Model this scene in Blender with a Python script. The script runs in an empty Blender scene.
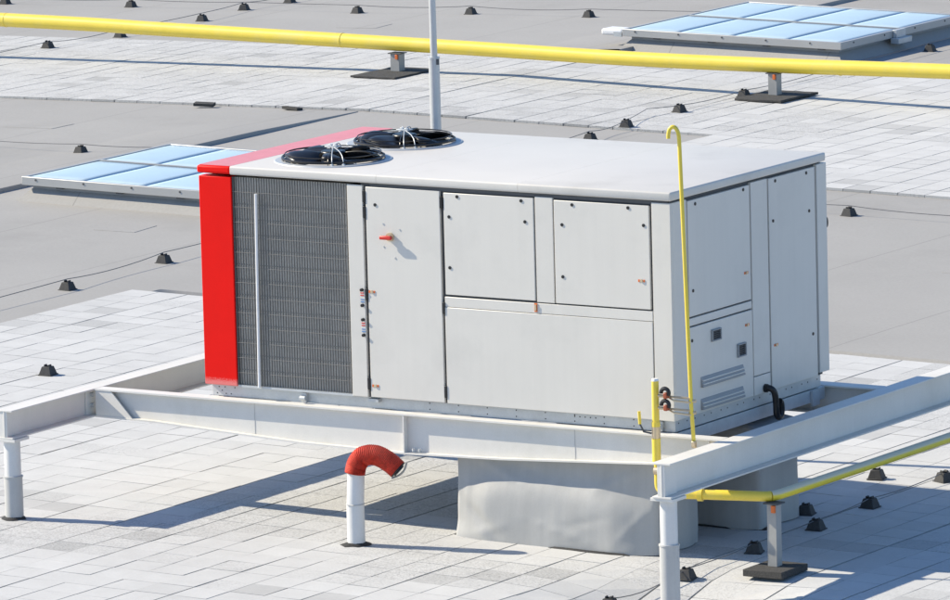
import bpy, bmesh, math, random
from mathutils import Vector, Matrix, noise
random.seed(7)
R = math.radians
S = bpy.context.scene
COL = S.collection

# ------------------------------------------------------------------ helpers
def gz(x):                       # the roof falls 1.6 % each way from a ridge at x = -12.3
    d = min(abs(x + 12.3), 45.0)
    return -0.861 - 0.016 * d
def dip(x, y):                   # shallow sump in the paving by the front right post
    return .25*math.exp(-((x-5.25)**2+(y+1.35)**2)/.5)

def link(o, parent=None):
    COL.objects.link(o)
    if parent is not None:
        o.parent = parent
    return o

def tag(o, label=None, cat=None, group=None, kind=None):
    if label: o['label'] = label
    if cat: o['category'] = cat
    if group: o['group'] = group
    if kind: o['kind'] = kind
    return o

def thing(name, label, cat, loc=(0, 0, 0), group=None, rz=0):
    o = bpy.data.objects.new(name, None)
    o.location = loc
    o.rotation_euler = (0, 0, rz)
    o.empty_display_size = 0.2
    link(o)
    return tag(o, label, cat, group)

class MB:
    def __init__(s):
        s.bm = bmesh.new()
    def box(s, x0, x1, y0, y1, z0, z1, M=None):
        v = [s.bm.verts.new((x, y, z)) for z in (z0, z1) for y in (y0, y1) for x in (x0, x1)]
        for f in ((0, 2, 3, 1), (4, 5, 7, 6), (0, 1, 5, 4), (2, 6, 7, 3), (0, 4, 6, 2), (1, 3, 7, 5)):
            s.bm.faces.new([v[i] for i in f])
        if M is not None:
            for q in v: q.co = M @ q.co
        return v
    def cbox(s, c, d, M=None):
        return s.box(c[0]-d[0]/2, c[0]+d[0]/2, c[1]-d[1]/2, c[1]+d[1]/2, c[2]-d[2]/2, c[2]+d[2]/2, M)
    def prism(s, poly, axis, a, b):
        def P(u, w, t):
            return {'x': (t, u, w), 'y': (u, t, w), 'z': (u, w, t)}[axis]
        A = [s.bm.verts.new(P(u, w, a)) for u, w in poly]
        B = [s.bm.verts.new(P(u, w, b)) for u, w in poly]
        n = len(poly)
        s.bm.faces.new(A); s.bm.faces.new(B[::-1])
        for i in range(n):
            s.bm.faces.new((A[i], B[i], B[(i+1) % n], A[(i+1) % n]))
    def tube(s, pts, r, seg=12, caps=True):
        pts = [Vector(p) for p in pts]
        n = len(pts)
        rr = r if isinstance(r, (list, tuple)) else [r]*n
        T = []
        for i in range(n):
            a = pts[max(i-1, 0)]; b = pts[min(i+1, n-1)]
            T.append((b-a).normalized())
        up = Vector((0, 0, 1)) if abs(T[0].z) < .9 else Vector((0, 1, 0))
        N = (up - T[0]*up.dot(T[0])).normalized()
        rings = []
        for i in range(n):
            N = (N - T[i]*N.dot(T[i])).normalized()
            B = T[i].cross(N)
            rings.append([s.bm.verts.new(pts[i] + rr[i]*(math.cos(2*math.pi*k/seg)*N + math.sin(2*math.pi*k/seg)*B)) for k in range(seg)])
        for i in range(n-1):
            for k in range(seg):
                f = s.bm.faces.new((rings[i][k], rings[i][(k+1) % seg], rings[i+1][(k+1) % seg], rings[i+1][k]))
                f.smooth = True
        if caps:
            s.bm.faces.new(rings[0][::-1]); s.bm.faces.new(rings[-1])
    def lathe(s, prof, cx=0, cy=0, seg=24):          # prof: (radius, z) pairs, open
        rings = [[s.bm.verts.new((cx+r*math.cos(2*math.pi*k/seg), cy+r*math.sin(2*math.pi*k/seg), z)) for k in range(seg)] for r, z in prof]
        for i in range(len(rings)-1):
            for k in range(seg):
                f = s.bm.faces.new((rings[i][k], rings[i][(k+1) % seg], rings[i+1][(k+1) % seg], rings[i+1][k]))
                f.smooth = True
    def build(s, name, m, parent=None, bevel=0, seg=2, recalc=True):
        me = bpy.data.meshes.new(name)
        if recalc:
            bmesh.ops.recalc_face_normals(s.bm, faces=s.bm.faces)
        s.bm.to_mesh(me); s.bm.free()
        me.set_sharp_from_angle(angle=R(38))
        me.materials.append(m)
        o = bpy.data.objects.new(name, me)
        link(o, parent)
        if bevel:
            b = o.modifiers.new('bevel', 'BEVEL')
            b.width = bevel; b.segments = seg; b.limit_method = 'ANGLE'; b.angle_limit = R(40)
        return o

def rot(deg, axis, piv):
    p = Vector(piv)
    return Matrix.Translation(p) @ Matrix.Rotation(R(deg), 4, axis) @ Matrix.Translation(-p)

def smooth_path(pts, per=6):
    P = [Vector(p) for p in pts]; out = []
    for i in range(len(P)-1):
        p0 = P[max(i-1, 0)]; p1 = P[i]; p2 = P[i+1]; p3 = P[min(i+2, len(P)-1)]
        for k in range(per):
            t = k/per
            out.append(0.5*((2*p1)+(-p0+p2)*t+(2*p0-5*p1+4*p2-p3)*t*t+(-p0+3*p1-3*p2+p3)*t*t*t))
    out.append(P[-1])
    return out

def bend(pts, r=.08, n=6):                          # round the inner corners of a polyline
    P = [Vector(p) for p in pts]; out = [P[0]]
    for i in range(1, len(P)-1):
        a = (P[i-1]-P[i]); b = (P[i+1]-P[i])
        q = min(r, a.length*.45, b.length*.45)
        A = P[i]+a.normalized()*q; B = P[i]+b.normalized()*q
        for k in range(n+1):
            t = k/n
            out.append((1-t)**2*A + 2*t*(1-t)*P[i] + t*t*B)
    out.append(P[-1])
    return out

# ------------------------------------------------------------------ materials
def mat(name, col, rough=.5, metal=0.0, var=.06, scale=6.0, fine=.03, fscale=90.0, bump=0.0, bscale=60.0,
        dirt=None, dirt_amt=0.0, dirt_scale=2.0, streak=0.0, spec=.5, coat=0.0):
    m = bpy.data.materials.new(name); m.use_nodes = True
    nt = m.node_tree; N = nt.nodes; L = nt.links
    b = N['Principled BSDF']
    b.inputs['Roughness'].default_value = rough
    b.inputs['Metallic'].default_value = metal
    b.inputs['Specular IOR Level'].default_value = spec
    b.inputs['Coat Weight'].default_value = coat
    tc = N.new('ShaderNodeTexCoord')
    def nz(sc, det=4.0, vec=None, rgh=.55):
        n = N.new('ShaderNodeTexNoise'); n.inputs['Scale'].default_value = sc
        n.inputs['Detail'].default_value = det; n.inputs['Roughness'].default_value = rgh
        L.new(vec if vec is not None else tc.outputs['Object'], n.inputs['Vector'])
        return n.outputs['Fac']
    def mul(a, amt):                                  # 1 + amt*(noise-.5)*2
        mr = N.new('ShaderNodeMapRange')
        mr.inputs['From Min'].default_value = .25; mr.inputs['From Max'].default_value = .75
        mr.inputs['To Min'].default_value = 1-amt; mr.inputs['To Max'].default_value = 1+amt
        L.new(a, mr.inputs['Value']); return mr.outputs['Result']
    v1 = mul(nz(scale), var); v2 = mul(nz(fscale, 2), fine)
    mm = N.new('ShaderNodeMath'); mm.operation = 'MULTIPLY'
    L.new(v1, mm.inputs[0]); L.new(v2, mm.inputs[1])
    fac = mm.outputs[0]
    if streak:
        mp = N.new('ShaderNodeMapping'); mp.inputs['Scale'].default_value = (14, 14, .5)
        L.new(tc.outputs['Object'], mp.inputs['Vector'])
        v3 = mul(nz(1.0, 3, mp.outputs['Vector']), streak)
        m3 = N.new('ShaderNodeMath'); m3.operation = 'MULTIPLY'
        L.new(fac, m3.inputs[0]); L.new(v3, m3.inputs[1]); fac = m3.outputs[0]
    sc = N.new('ShaderNodeVectorMath'); sc.operation = 'SCALE'
    sc.inputs[0].default_value = col
    L.new(fac, sc.inputs['Scale'])
    out = sc.outputs['Vector']
    if dirt:
        mr = N.new('ShaderNodeMapRange'); mr.inputs['From Min'].default_value = .52; mr.inputs['From Max'].default_value = .72
        mr.inputs['To Max'].default_value = dirt_amt
        L.new(nz(dirt_scale, 6, rgh=.65), mr.inputs['Value'])
        mx = N.new('ShaderNodeMix'); mx.data_type = 'RGBA'
        L.new(mr.outputs['Result'], mx.inputs[0]); L.new(out, mx.inputs[6]); mx.inputs[7].default_value = (*dirt, 1)
        out = mx.outputs[2]
    L.new(out, b.inputs['Base Color'])
    if bump:
        bp = N.new('ShaderNodeBump'); bp.inputs['Strength'].default_value = bump; bp.inputs['Distance'].default_value = .01
        L.new(nz(bscale, 3), bp.inputs['Height']); L.new(bp.outputs['Normal'], b.inputs['Normal'])
    return m

M = {}
M['paint'] = mat('warm_white_paint', (.665, .64, .588), .42, var=.03, scale=1.6, fine=.012, streak=.016, dirt=(.47, .46, .43), dirt_amt=.25, dirt_scale=1.3)
M['lid'] = mat('white_roof_sheet', (.625, .60, .555), .45, var=.03, scale=1.5, dirt=(.36, .34, .30), dirt_amt=.34, dirt_scale=.9)
M['red'] = mat('red_paint', (.80, .006, .003), .5, var=.03, spec=.15)
def pale_foot(m, z1):  # blends to a speckled paler red towards the bottom
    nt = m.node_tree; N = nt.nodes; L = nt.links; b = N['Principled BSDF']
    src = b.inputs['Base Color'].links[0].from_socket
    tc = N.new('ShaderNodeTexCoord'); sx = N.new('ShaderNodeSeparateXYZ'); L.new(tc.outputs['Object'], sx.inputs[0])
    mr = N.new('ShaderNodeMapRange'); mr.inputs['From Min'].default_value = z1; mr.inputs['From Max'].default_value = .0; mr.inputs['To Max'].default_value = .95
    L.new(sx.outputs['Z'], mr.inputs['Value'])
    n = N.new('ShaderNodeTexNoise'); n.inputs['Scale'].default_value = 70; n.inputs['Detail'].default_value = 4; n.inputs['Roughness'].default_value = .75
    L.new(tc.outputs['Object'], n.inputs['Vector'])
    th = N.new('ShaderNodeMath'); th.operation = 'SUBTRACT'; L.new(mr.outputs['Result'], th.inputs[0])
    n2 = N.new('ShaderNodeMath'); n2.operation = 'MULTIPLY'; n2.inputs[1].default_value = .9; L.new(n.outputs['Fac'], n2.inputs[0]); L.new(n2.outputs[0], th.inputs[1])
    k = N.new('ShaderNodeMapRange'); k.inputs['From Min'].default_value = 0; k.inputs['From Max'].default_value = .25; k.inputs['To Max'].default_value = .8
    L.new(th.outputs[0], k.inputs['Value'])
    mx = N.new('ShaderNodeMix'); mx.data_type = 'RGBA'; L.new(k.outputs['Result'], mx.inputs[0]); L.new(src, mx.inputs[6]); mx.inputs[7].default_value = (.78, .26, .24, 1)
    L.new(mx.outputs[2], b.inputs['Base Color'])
M['redfoot'] = mat('red_paint_pale_foot', (.80, .006, .003), .5, var=.05, scale=3, spec=.15)
pale_foot(M['redfoot'], .13)
M['pink'] = mat('red_paint_glare_pink', (.62, .235, .27), .6, var=.06, scale=8, fine=.06)  # pink puts the glare on the red roof edge into the colour
M['gapdark'] = mat('dark_gasket', (.085, .087, .09), .7)
M['black'] = mat('black_plastic', (.012, .012, .013), .4)
M['blackgloss'] = mat('black_satin_metal', (.011, .011, .012), .36, spec=.45)
M['galv'] = mat('galvanised_steel', (.52, .54, .55), .45, metal=.35, var=.08, scale=9, fine=.05)
M['wire'] = mat('guard_wire', (.20, .195, .185), .6)
M['steel'] = mat('white_frame_paint', (.70, .68, .635), .5, var=.04, scale=2.5, streak=.018, dirt=(.52, .50, .43), dirt_amt=.3, dirt_scale=1.7)
M['fabric'] = mat('grey_wrap_membrane', (.385, .385, .375), .6, var=.06, scale=2.5, streak=.055, bump=.10, bscale=9, dirt=(.33, .33, .32), dirt_amt=.35, dirt_scale=1.6)
M['yellow'] = mat('yellow_gas_paint', (.82, .625, .065), .36, var=.05, scale=4, fine=.04, dirt=(.66, .56, .20), dirt_amt=.35, dirt_scale=3, coat=.35)
M['greytop'] = mat('yellow_paint_grey_on_top', (.86, .68, .05), .5, var=.05, scale=5, fine=.05)
def grey_top(m):  # mixes the colour towards grey on upward faces
    nt = m.node_tree; N = nt.nodes; L = nt.links; b = N['Principled BSDF']
    src = b.inputs['Base Color'].links[0].from_socket
    g = N.new('ShaderNodeNewGeometry'); sx = N.new('ShaderNodeSeparateXYZ'); L.new(g.outputs['Normal'], sx.inputs[0])
    mr = N.new('ShaderNodeMapRange'); mr.inputs['From Min'].default_value = .10; mr.inputs['From Max'].default_value = .45; mr.inputs['To Max'].default_value = .85
    L.new(sx.outputs['Z'], mr.inputs['Value'])
    mx = N.new('ShaderNodeMix'); mx.data_type = 'RGBA'; L.new(mr.outputs['Result'], mx.inputs[0]); L.new(src, mx.inputs[6]); mx.inputs[7].default_value = (.62, .58, .48, 1)
    L.new(mx.outputs[2], b.inputs['Base Color'])
grey_top(M['greytop'])
M['brass'] = mat('brass_fitting', (.62, .50, .34), .35, metal=.6)
M['copper'] = mat('copper_red_valve', (.33, .075, .03), .45)
M['orange'] = mat('orange_plastic', (.72, .16, .03), .5)
M['redplastic'] = mat('red_plastic', (.6, .03, .02), .4)
M['hose'] = mat('red_corrugated_hose', (.55, .05, .025), .65, var=.2, scale=22, fine=.25, fscale=60, bump=.4, bscale=70)
M['pvc'] = mat('white_pipe_paint', (.66, .66, .65), .45, var=.05, scale=4, streak=.05, dirt=(.45, .44, .41), dirt_amt=.3, dirt_scale=4)
M['greysleeve'] = mat('grey_pipe_sleeve', (.47, .47, .46), .55, var=.06, scale=5, streak=.06)
M['rubber'] = mat('black_rubber', (.03, .03, .03), .8, var=.25, scale=30, fine=.3, bump=.5, bscale=120)
M['crumb'] = mat('rubber_granulate', (.055, .053, .05), .9, var=.3, scale=60, fine=.35, fscale=160, bump=.8, bscale=140)
M['block'] = mat('grey_black_block', (.040, .040, .041), .75, var=.2, scale=25, fine=.2)
M['cable'] = mat('aluminium_conductor', (.16, .16, .165), .55, metal=.3)
M['alu'] = mat('aluminium_frame', (.44, .44, .43), .45, metal=.25, var=.05, scale=3)
M['curb'] = mat('grey_curb_sheet', (.30, .315, .33), .6, var=.08, scale=3)
M['glass'] = mat('pale_blue_skylight_sheet', (.47, .60, .68), .3, var=.05, scale=1.6, fine=.015, dirt=(.42, .47, .49), dirt_amt=.3, dirt_scale=2.5)  # the reflected blue sky is put into the sheet colour
M['white'] = mat('white_plastic', (.78, .78, .78), .4)
M['blue'] = mat('blue_sticker', (.12, .25, .5), .5)
M['mast'] = mat('grey_mast_steel', (.55, .56, .56), .4, metal=.3, var=.05)
M['concrete'] = mat('support_steel', (.36, .355, .34), .6, var=.1, scale=8, metal=.1)
M['vent'] = mat('louvre_grey', (.27, .285, .30), .5)

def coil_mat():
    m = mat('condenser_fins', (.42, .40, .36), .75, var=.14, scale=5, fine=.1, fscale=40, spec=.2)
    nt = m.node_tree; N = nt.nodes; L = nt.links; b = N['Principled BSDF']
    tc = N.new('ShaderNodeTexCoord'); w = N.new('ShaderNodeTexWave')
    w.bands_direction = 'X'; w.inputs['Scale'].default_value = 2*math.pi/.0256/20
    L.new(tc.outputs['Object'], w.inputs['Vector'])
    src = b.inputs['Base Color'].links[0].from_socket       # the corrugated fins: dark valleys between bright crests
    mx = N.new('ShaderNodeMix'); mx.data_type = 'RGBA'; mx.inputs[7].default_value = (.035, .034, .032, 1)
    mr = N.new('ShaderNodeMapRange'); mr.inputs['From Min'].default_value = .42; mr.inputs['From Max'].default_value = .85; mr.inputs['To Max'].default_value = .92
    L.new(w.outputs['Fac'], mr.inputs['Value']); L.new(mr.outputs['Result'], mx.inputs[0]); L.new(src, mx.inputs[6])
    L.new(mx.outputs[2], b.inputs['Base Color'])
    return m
M['coil'] = coil_mat()

def paver_mat():
    m = bpy.data.materials.new('concrete_pavers'); m.use_nodes = True
    nt = m.node_tree; N = nt.nodes; L = nt.links; b = N['Principled BSDF']
    b.inputs['Roughness'].default_value = .85; b.inputs['Specular IOR Level'].default_value = .25
    tc = N.new('ShaderNodeTexCoord')
    def attr(n):
        a = N.new('ShaderNodeAttribute'); a.attribute_name = n; return a.outputs['Fac']
    def nz(sc, det, rg=.6):
        n = N.new('ShaderNodeTexNoise'); n.inputs['Scale'].default_value = sc; n.inputs['Detail'].default_value = det
        n.inputs['Roughness'].default_value = rg
        L.new(tc.outputs['Object'], n.inputs['Vector']); return n.outputs['Fac']
    def mr(v, a, c, lo, hi):
        q = N.new('ShaderNodeMapRange'); q.inputs['From Min'].default_value = a; q.inputs['From Max'].default_value = c
        q.inputs['To Min'].default_value = lo; q.inputs['To Max'].default_value = hi
        L.new(v, q.inputs['Value']); return q.outputs['Result']
    def mth(op, a, c):
        q = N.new('ShaderNodeMath'); q.operation = op
        for i, v in enumerate((a, c)):
            if isinstance(v, float): q.inputs[i].default_value = v
            else: L.new(v, q.inputs[i])
        return q.outputs[0]
    big = mr(nz(3.0, 5), .3, .7, .95, 1.05)
    fine = mr(nz(45, 3), .3, .7, .965, 1.03)
    base = mth('MULTIPLY', mth('MULTIPLY', big, fine), attr('tone'))
    # weathered slabs: open, pitted face with dark specks
    pits = mr(nz(55, 5, .75), .36, .52, .56, 1.0)
    pit2 = mr(nz(14, 5, .75), .3, .55, .88, 1.03)
    worn = mth('MULTIPLY', mth('MULTIPLY', base, pits), pit2)
    mx = N.new('ShaderNodeMix'); mx.data_type = 'FLOAT'
    L.new(attr('worn'), mx.inputs[0]); L.new(base, mx.inputs[2]); L.new(worn, mx.inputs[3])
    sc = N.new('ShaderNodeVectorMath'); sc.operation = 'SCALE'; sc.inputs[0].default_value = (.53, .53, .52)
    L.new(mx.outputs[0], sc.inputs['Scale'])
    L.new(sc.outputs['Vector'], b.inputs['Base Color'])
    bp = N.new('ShaderNodeBump'); bp.inputs['Distance'].default_value = .006
    L.new(mth('ADD', mth('MULTIPLY', attr('worn'), .55), .12), bp.inputs['Strength'])
    L.new(nz(38, 4, .7), bp.inputs['Height']); L.new(bp.outputs['Normal'], b.inputs['Normal'])
    return m
M['paver'] = paver_mat()

def membrane_mat():
    m = mat('roof_membrane_sheet', (.342, .333, .316), .8, var=.06, scale=.55, fine=.05, fscale=35, bump=.12, bscale=9,
            dirt=(.285, .277, .262), dirt_amt=.75, dirt_scale=.45, spec=.3)
    nt = m.node_tree; N = nt.nodes; L = nt.links; b = N['Principled BSDF']
    src = b.inputs['Base Color'].links[0].from_socket
    tc = N.new('ShaderNodeTexCoord'); sx = N.new('ShaderNodeSeparateXYZ'); L.new(tc.outputs['Object'], sx.inputs[0])
    wob = N.new('ShaderNodeTexNoise'); wob.inputs['Scale'].default_value = .6; L.new(tc.outputs['Object'], wob.inputs['Vector'])
    def mth(op, a, c):
        q = N.new('ShaderNodeMath'); q.operation = op
        for i, v in enumerate((a, c)):
            if isinstance(v, (int, float)): q.inputs[i].default_value = v
            else: L.new(v, q.inputs[i])
        return q.outputs[0]
    x = mth('ADD', sx.outputs['X'], mth('MULTIPLY', wob.outputs['Fac'], .05))
    fr = mth('FRACT', mth('DIVIDE', mth('ADD', x, 50*2.27+1.53), 2.27), 0)
    seam = mth('LESS_THAN', fr, .007)                 # the welded lap between two sheets of membrane
    mx = N.new('ShaderNodeMix'); mx.data_type = 'RGBA'
    L.new(mth('MULTIPLY', seam, .5), mx.inputs[0]); L.new(src, mx.inputs[6]); mx.inputs[7].default_value = (.17, .167, .16, 1)
    L.new(mx.outputs[2], b.inputs['Base Color'])
    return m
M['membrane'] = membrane_mat()

# ------------------------------------------------------------------ setting: roof and paving
b = MB()
xs = [-400, -57.3, -35, -20, -12.3, -6.96, -6.7, 0, 5, 11.9, 12.1, 18, 32.7, 400]
ys = [-400, -60, -20, -9.2, -9.0, 0, 9.15, 9.42, 20, 40, 80, 400]
g = [[b.bm.verts.new((x, y, gz(x)-.03-(.3 if -6.8 < x < 12 and -9.1 < y < 9.3 else 0))) for y in ys] for x in xs]
for i in range(len(xs)-1):
    for j in range(len(ys)-1):
        b.bm.faces.new((g[i][j], g[i+1][j], g[i+1][j+1], g[i][j+1]))
tag(b.build('roof_membrane', M['membrane']), kind='structure')

def paving(name, cells, worn_fn, seed, tone_fn=None):
    """cells: (x, y) centres of the 0.34 m slabs; every slab is real and slightly out of true"""
    rnd = random.Random(seed)
    verts, faces, tone, worn = [], [], [], []
    P = .34
    colshift = {}
    for (ix, iy, x, y) in cells:
        cs = colshift.setdefault(ix, rnd.uniform(-.005, .005))
        drift = .004*noise.noise(Vector((ix*3.1, y*.9, seed)))
        gx = .0022 + .0115*max(0, noise.noise(Vector((ix*1.7, y*.9, seed+5)))) + rnd.uniform(0, .0018)
        gy = .0008 + rnd.uniform(0, .0012)
        cx = x + cs + drift + rnd.uniform(-.0015, .0015)
        cy = y + rnd.uniform(-.0006, .0006)
        a = rnd.gauss(0, .003); ca, sa = math.cos(a), math.sin(a)
        z0 = gz(cx) - dip(cx, cy) + rnd.gauss(0, .0007)
        tx, ty = rnd.gauss(0, .004)-.016*(1 if x > -12.3 else -1), rnd.gauss(0, .003)
        hx, hy = P/2-gx, P/2-gy
        base = len(verts)
        for zz in (0, -.029):
            for (u, v) in ((-hx, -hy), (hx, -hy), (hx, hy), (-hx, hy)):
                k = 1.0 if zz else .993
                uu, vv = u*k, v*k
                X, Y = cx+uu*ca-vv*sa, cy+uu*sa+vv*ca
                verts.append((X, Y, z0+tx*uu+ty*vv+zz-dip(X, Y)+dip(cx, cy)))
        w = worn_fn(x, y, rnd)
        t = 1+rnd.gauss(0, .019)+.05*noise.noise(Vector((x*.45, y*.45, 7)))
        if rnd.random() < .06: t *= rnd.uniform(.80, .93)
        if tone_fn: t *= tone_fn(x, y)
        faces.append((base, base+1, base+2, base+3))
        for k in range(4):
            k2 = (k+1) % 4
            faces.append((base+k, base+4+k, base+4+k2, base+k2))
        tone += [t]+[t*.8]*4; worn += [w]*5
    me = bpy.data.meshes.new(name); me.from_pydata(verts, [], faces); me.update()
    for n, arr in (('tone', tone), ('worn', worn)):
        at = me.attributes.new(n, 'FLOAT', 'FACE'); at.data.foreach_set('value', arr)
    me.materials.append(M['paver'])
    o = bpy.data.objects.new(name, me); link(o)
    return tag(o, kind='structure')

def grid(x0, x1, y0, y1, phase=-.64):
    out = []
    i0 = math.floor((x0-phase)/.34); i1 = math.floor((x1-phase)/.34)
    for i in range(i0, i1):
        for j in range(int((y1-y0)/.34)):
            out.append((i, j, phase+i*.34+.17, y0+j*.34+.17))
    return out

def worn_near(x, y, r):
    v = noise.noise(Vector((x*.55+3, y*.55, 1.3)))
    d = (x-.9)*.25 + (y+.5)
    v += .55*math.exp(-(d*d)/.9) * (1 if -1.2 < x < 4 else 0)
    if y < -2.1 or (x < -1 and y > 1): v -= .35
    return min(1, max(0, (v-.05)*2.5)) if r.random() < .9 else r.random()*.6
def worn_far(x, y, r):
    if x < -8.0: return min(1, max(0, .8+.5*noise.noise(Vector((x*.4, y*.6, 9)))))
    return min(1, max(0, (noise.noise(Vector((x*.5, y*.7, 4)))-.12)*2)) if r.random() < .85 else r.random()*.7
paving('near_paving', grid(-7.0, 12.2, -9.25, 9.45), worn_near, 11)
far = [c for c in grid(-25.2, 6.0, 18.44, 27.3) if (c[2] > -7.6 or c[3] > 21.4)]
paving('far_paving', far, worn_far, 23)

b = MB()
for (x, y, w, h_, a) in ((-9.6, 12.6, .5, .5, .1), (-15.5, 19.3, .7, .45, 0), (-.2, 14.3, .5, .6, .05), (-17.5, 29.6, .6, .5, .1), (2.2, 11.2, .45, .5, 0)):
    Mx_ = rot(math.degrees(a), 'Z', (x, y, 0))
    v = b.box(x-w/2, x+w/2, y-h_/2, y+h_/2, -.005, .004, Mx_)
    for q in v: q.co.z += gz(q.co.x)-.03
tag(b.build('roof_membrane_patches', M['membrane'], bevel=.0015), kind='structure')

# ridge upstand under the membrane, running along the crest of the roof, broken by paving and skylights
b = MB()
for (y0, y1) in ((-40, 21.42), (27.6, 60)):
    for (ya, yb, ha, hb) in ((y0, y1-2.2, .052, .05), (y1-2.2, y1, .05, .012)) if y1 < 25 else ((y0, y1, .05, .05),):
        v = []
        for (yy, hh) in ((ya, ha), (yb, hb)):
            v.append([b.bm.verts.new(q) for q in ((-13.9, yy, gz(-13.9)-.034), (-12.34, yy, gz(-12.3)-.03+hh), (-12.315, yy, gz(-12.3)-.034+hh), (-12.30, yy, gz(-12.3)-.06))])
        for k in range(3): b.bm.faces.new((v[0][k], v[1][k], v[1][k+1], v[0][k+1]))
o = b.build('roof_ridge_strip', M['membrane'])
tag(o, kind='structure')

# ------------------------------------------------------------------ rooftop unit
L_, W_, H_ = 4.58, 2.547, 1.8
unit = thing('rooftop_air_conditioner', 'large white rooftop air conditioning unit with a red corner and two black roof fans', 'air conditioner')
P = M['paint']
# casing: dark inner body that shows in the joints, then skins proud of it
b = MB()
b.box(1.60, 4.55, .03, 2.52, .002, 1.797)
b.box(.05, 1.60, .34, 2.50, .002, 1.797)
b.build('inner_casing', M['gapdark'], unit)
def skin(name, x0, x1, z0, z1, y=0.0, t=.03, m=P, bev=.004):
    q = MB(); q.box(x0, x1, y, y+t-.001, z0, z1); return q.build(name, m, unit, bev)
def eskin(name, y0, y1, z0, z1, x=L_, t=.03, m=P, bev=.004):
    q = MB(); q.box(x-t+.001, x, y0, y1, z0, z1); return q.build(name, m, unit, bev)

# red corner: front leaf and the left end cladding
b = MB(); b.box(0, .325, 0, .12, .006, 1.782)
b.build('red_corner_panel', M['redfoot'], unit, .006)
# condenser coil, recessed
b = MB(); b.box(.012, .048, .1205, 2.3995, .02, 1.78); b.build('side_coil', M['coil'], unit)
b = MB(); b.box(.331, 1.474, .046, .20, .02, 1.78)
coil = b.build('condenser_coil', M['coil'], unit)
b = MB()
for k in range(13):
    z = 1.60-k*.128
    b.box(.334, 1.472, .0435, .0455, z-.050, z-.042)
b.build('tube_row', M['wire'], coil)
b = MB()
for k in range(13):
    z = 1.66-k*.128
    b.tube([(.331, .010, z), (1.474, .010, z)], .0020, 5)
for k in range(45):
    x = .338+k*.0256
    b.tube([(x, .014, .018), (x, .014, 1.785)], .0026, 5)
g_ = b.build('coil_guard', M['wire'], unit)
b = MB(); b.tube([(.552, -.004, .012), (.575, -.004, 1.655)], .013, 10); b.build('liquid_pipe', M['white'], unit)
b = MB(); b.box(.328, 1.477, .012, .20, -.001, .018); b.build('coil_sill', M['galv'], unit)
b = MB(); b.box(.328, .3305, .012, .30, .02, 1.784); b.build('edge_gasket', M['gapdark'], unit)

# front skins
skin('corner_post', 1.480, 1.632, .004, 1.782, .002)
door = skin('cabinet_door', 1.664, 2.386, .008, 1.772, 0)
p1 = skin('access_panel', 2.424, 3.288, .915, 1.762, 0)
p2 = skin('access_panel', 3.484, 4.380, .908, 1.757, 0)
skin('mullion', 3.302, 3.470, .905, 1.775, .003)
skin('transom', 2.412, 4.396, .812, .896, .003)
low = skin('base_panel', 2.412, 4.394, .006, .8085, 0)
skin('corner_post', 4.404, L_-.0005, .004, 1.785, .001)
# end skins
eskin('corner_post', .031, .262, .004, 1.785, L_-.001)
e1 = eskin('access_panel', .280, 1.290, .818, 1.768)
eskin('transom', .280, 1.300, .742, .804, L_-.003)
e2 = eskin('vent_panel', .280, 1.300, .008, .730)
eskin('mullion', 1.316, 1.590, .168, 1.782, L_-.002)
eskin('small_panel', 1.316, 1.590, .006, .162, L_-.002)
e3 = eskin('tall_door', 1.612, 2.392, .008, 1.776)
b = MB(); b.box(4.552, 4.590, 2.410, 2.572, .03, 1.79); b.box(4.45, 4.551, 2.545, 2.572, .03, 1.79)
b.build('corner_post', P, unit, .004)
# back and left closing skins
b = MB(); b.box(.04, 4.44, 2.521, 2.545, .006, 1.79); b.build('back_panel', P, unit)

# roof: three sheets and a red edge
b = MB(); b.box(-.012, .324, -.012, 2.56, 1.806, 1.872); b.build('red_roof_trim', M['red'], unit, .018, 3)
b = MB(); b.box(.004, .321, .012, 2.545, 1.8725, 1.8765); b.build('glare_roof_strip', M['pink'], unit, .001)['label'] = 'pink strip of painted glare along the roof edge'  # thin sheet painted as glare on top of the red trim
def bevel_sheet(b, x0, x1):
    # only the long drip edges are rolled, the sheet joints stay tight
    o = b.build('roof_panel', M['lid'], unit)
    bm = bmesh.new(); bm.from_mesh(o.data)
    ed = [e for e in bm.edges if abs(e.verts[0].co.x-e.verts[1].co.x) > .5 or (x1 > 4.5 and min(v.co.x for v in e.verts) > 4.5)]
    bmesh.ops.bevel(bm, geom=ed, offset=.016, segments=3, profile=.5, affect='EDGES')
    for f in bm.faces: f.smooth = True
    bm.to_mesh(o.data); bm.free(); o.data.set_sharp_from_angle(angle=R(38))
for (x0, x1) in ((.3255, 1.7785), (1.7805, 3.1505), (3.1525, 4.594)):
    b = MB(); b.box(x0, x1, -.014, 2.562, 1.804, 1.8766)
    bevel_sheet(b, x0, x1)
b = MB(); b.box(1.70, 4.55, .012, .02, 1.772, 1.803); b.build('shadow_gap', M['gapdark'], unit)

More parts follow.
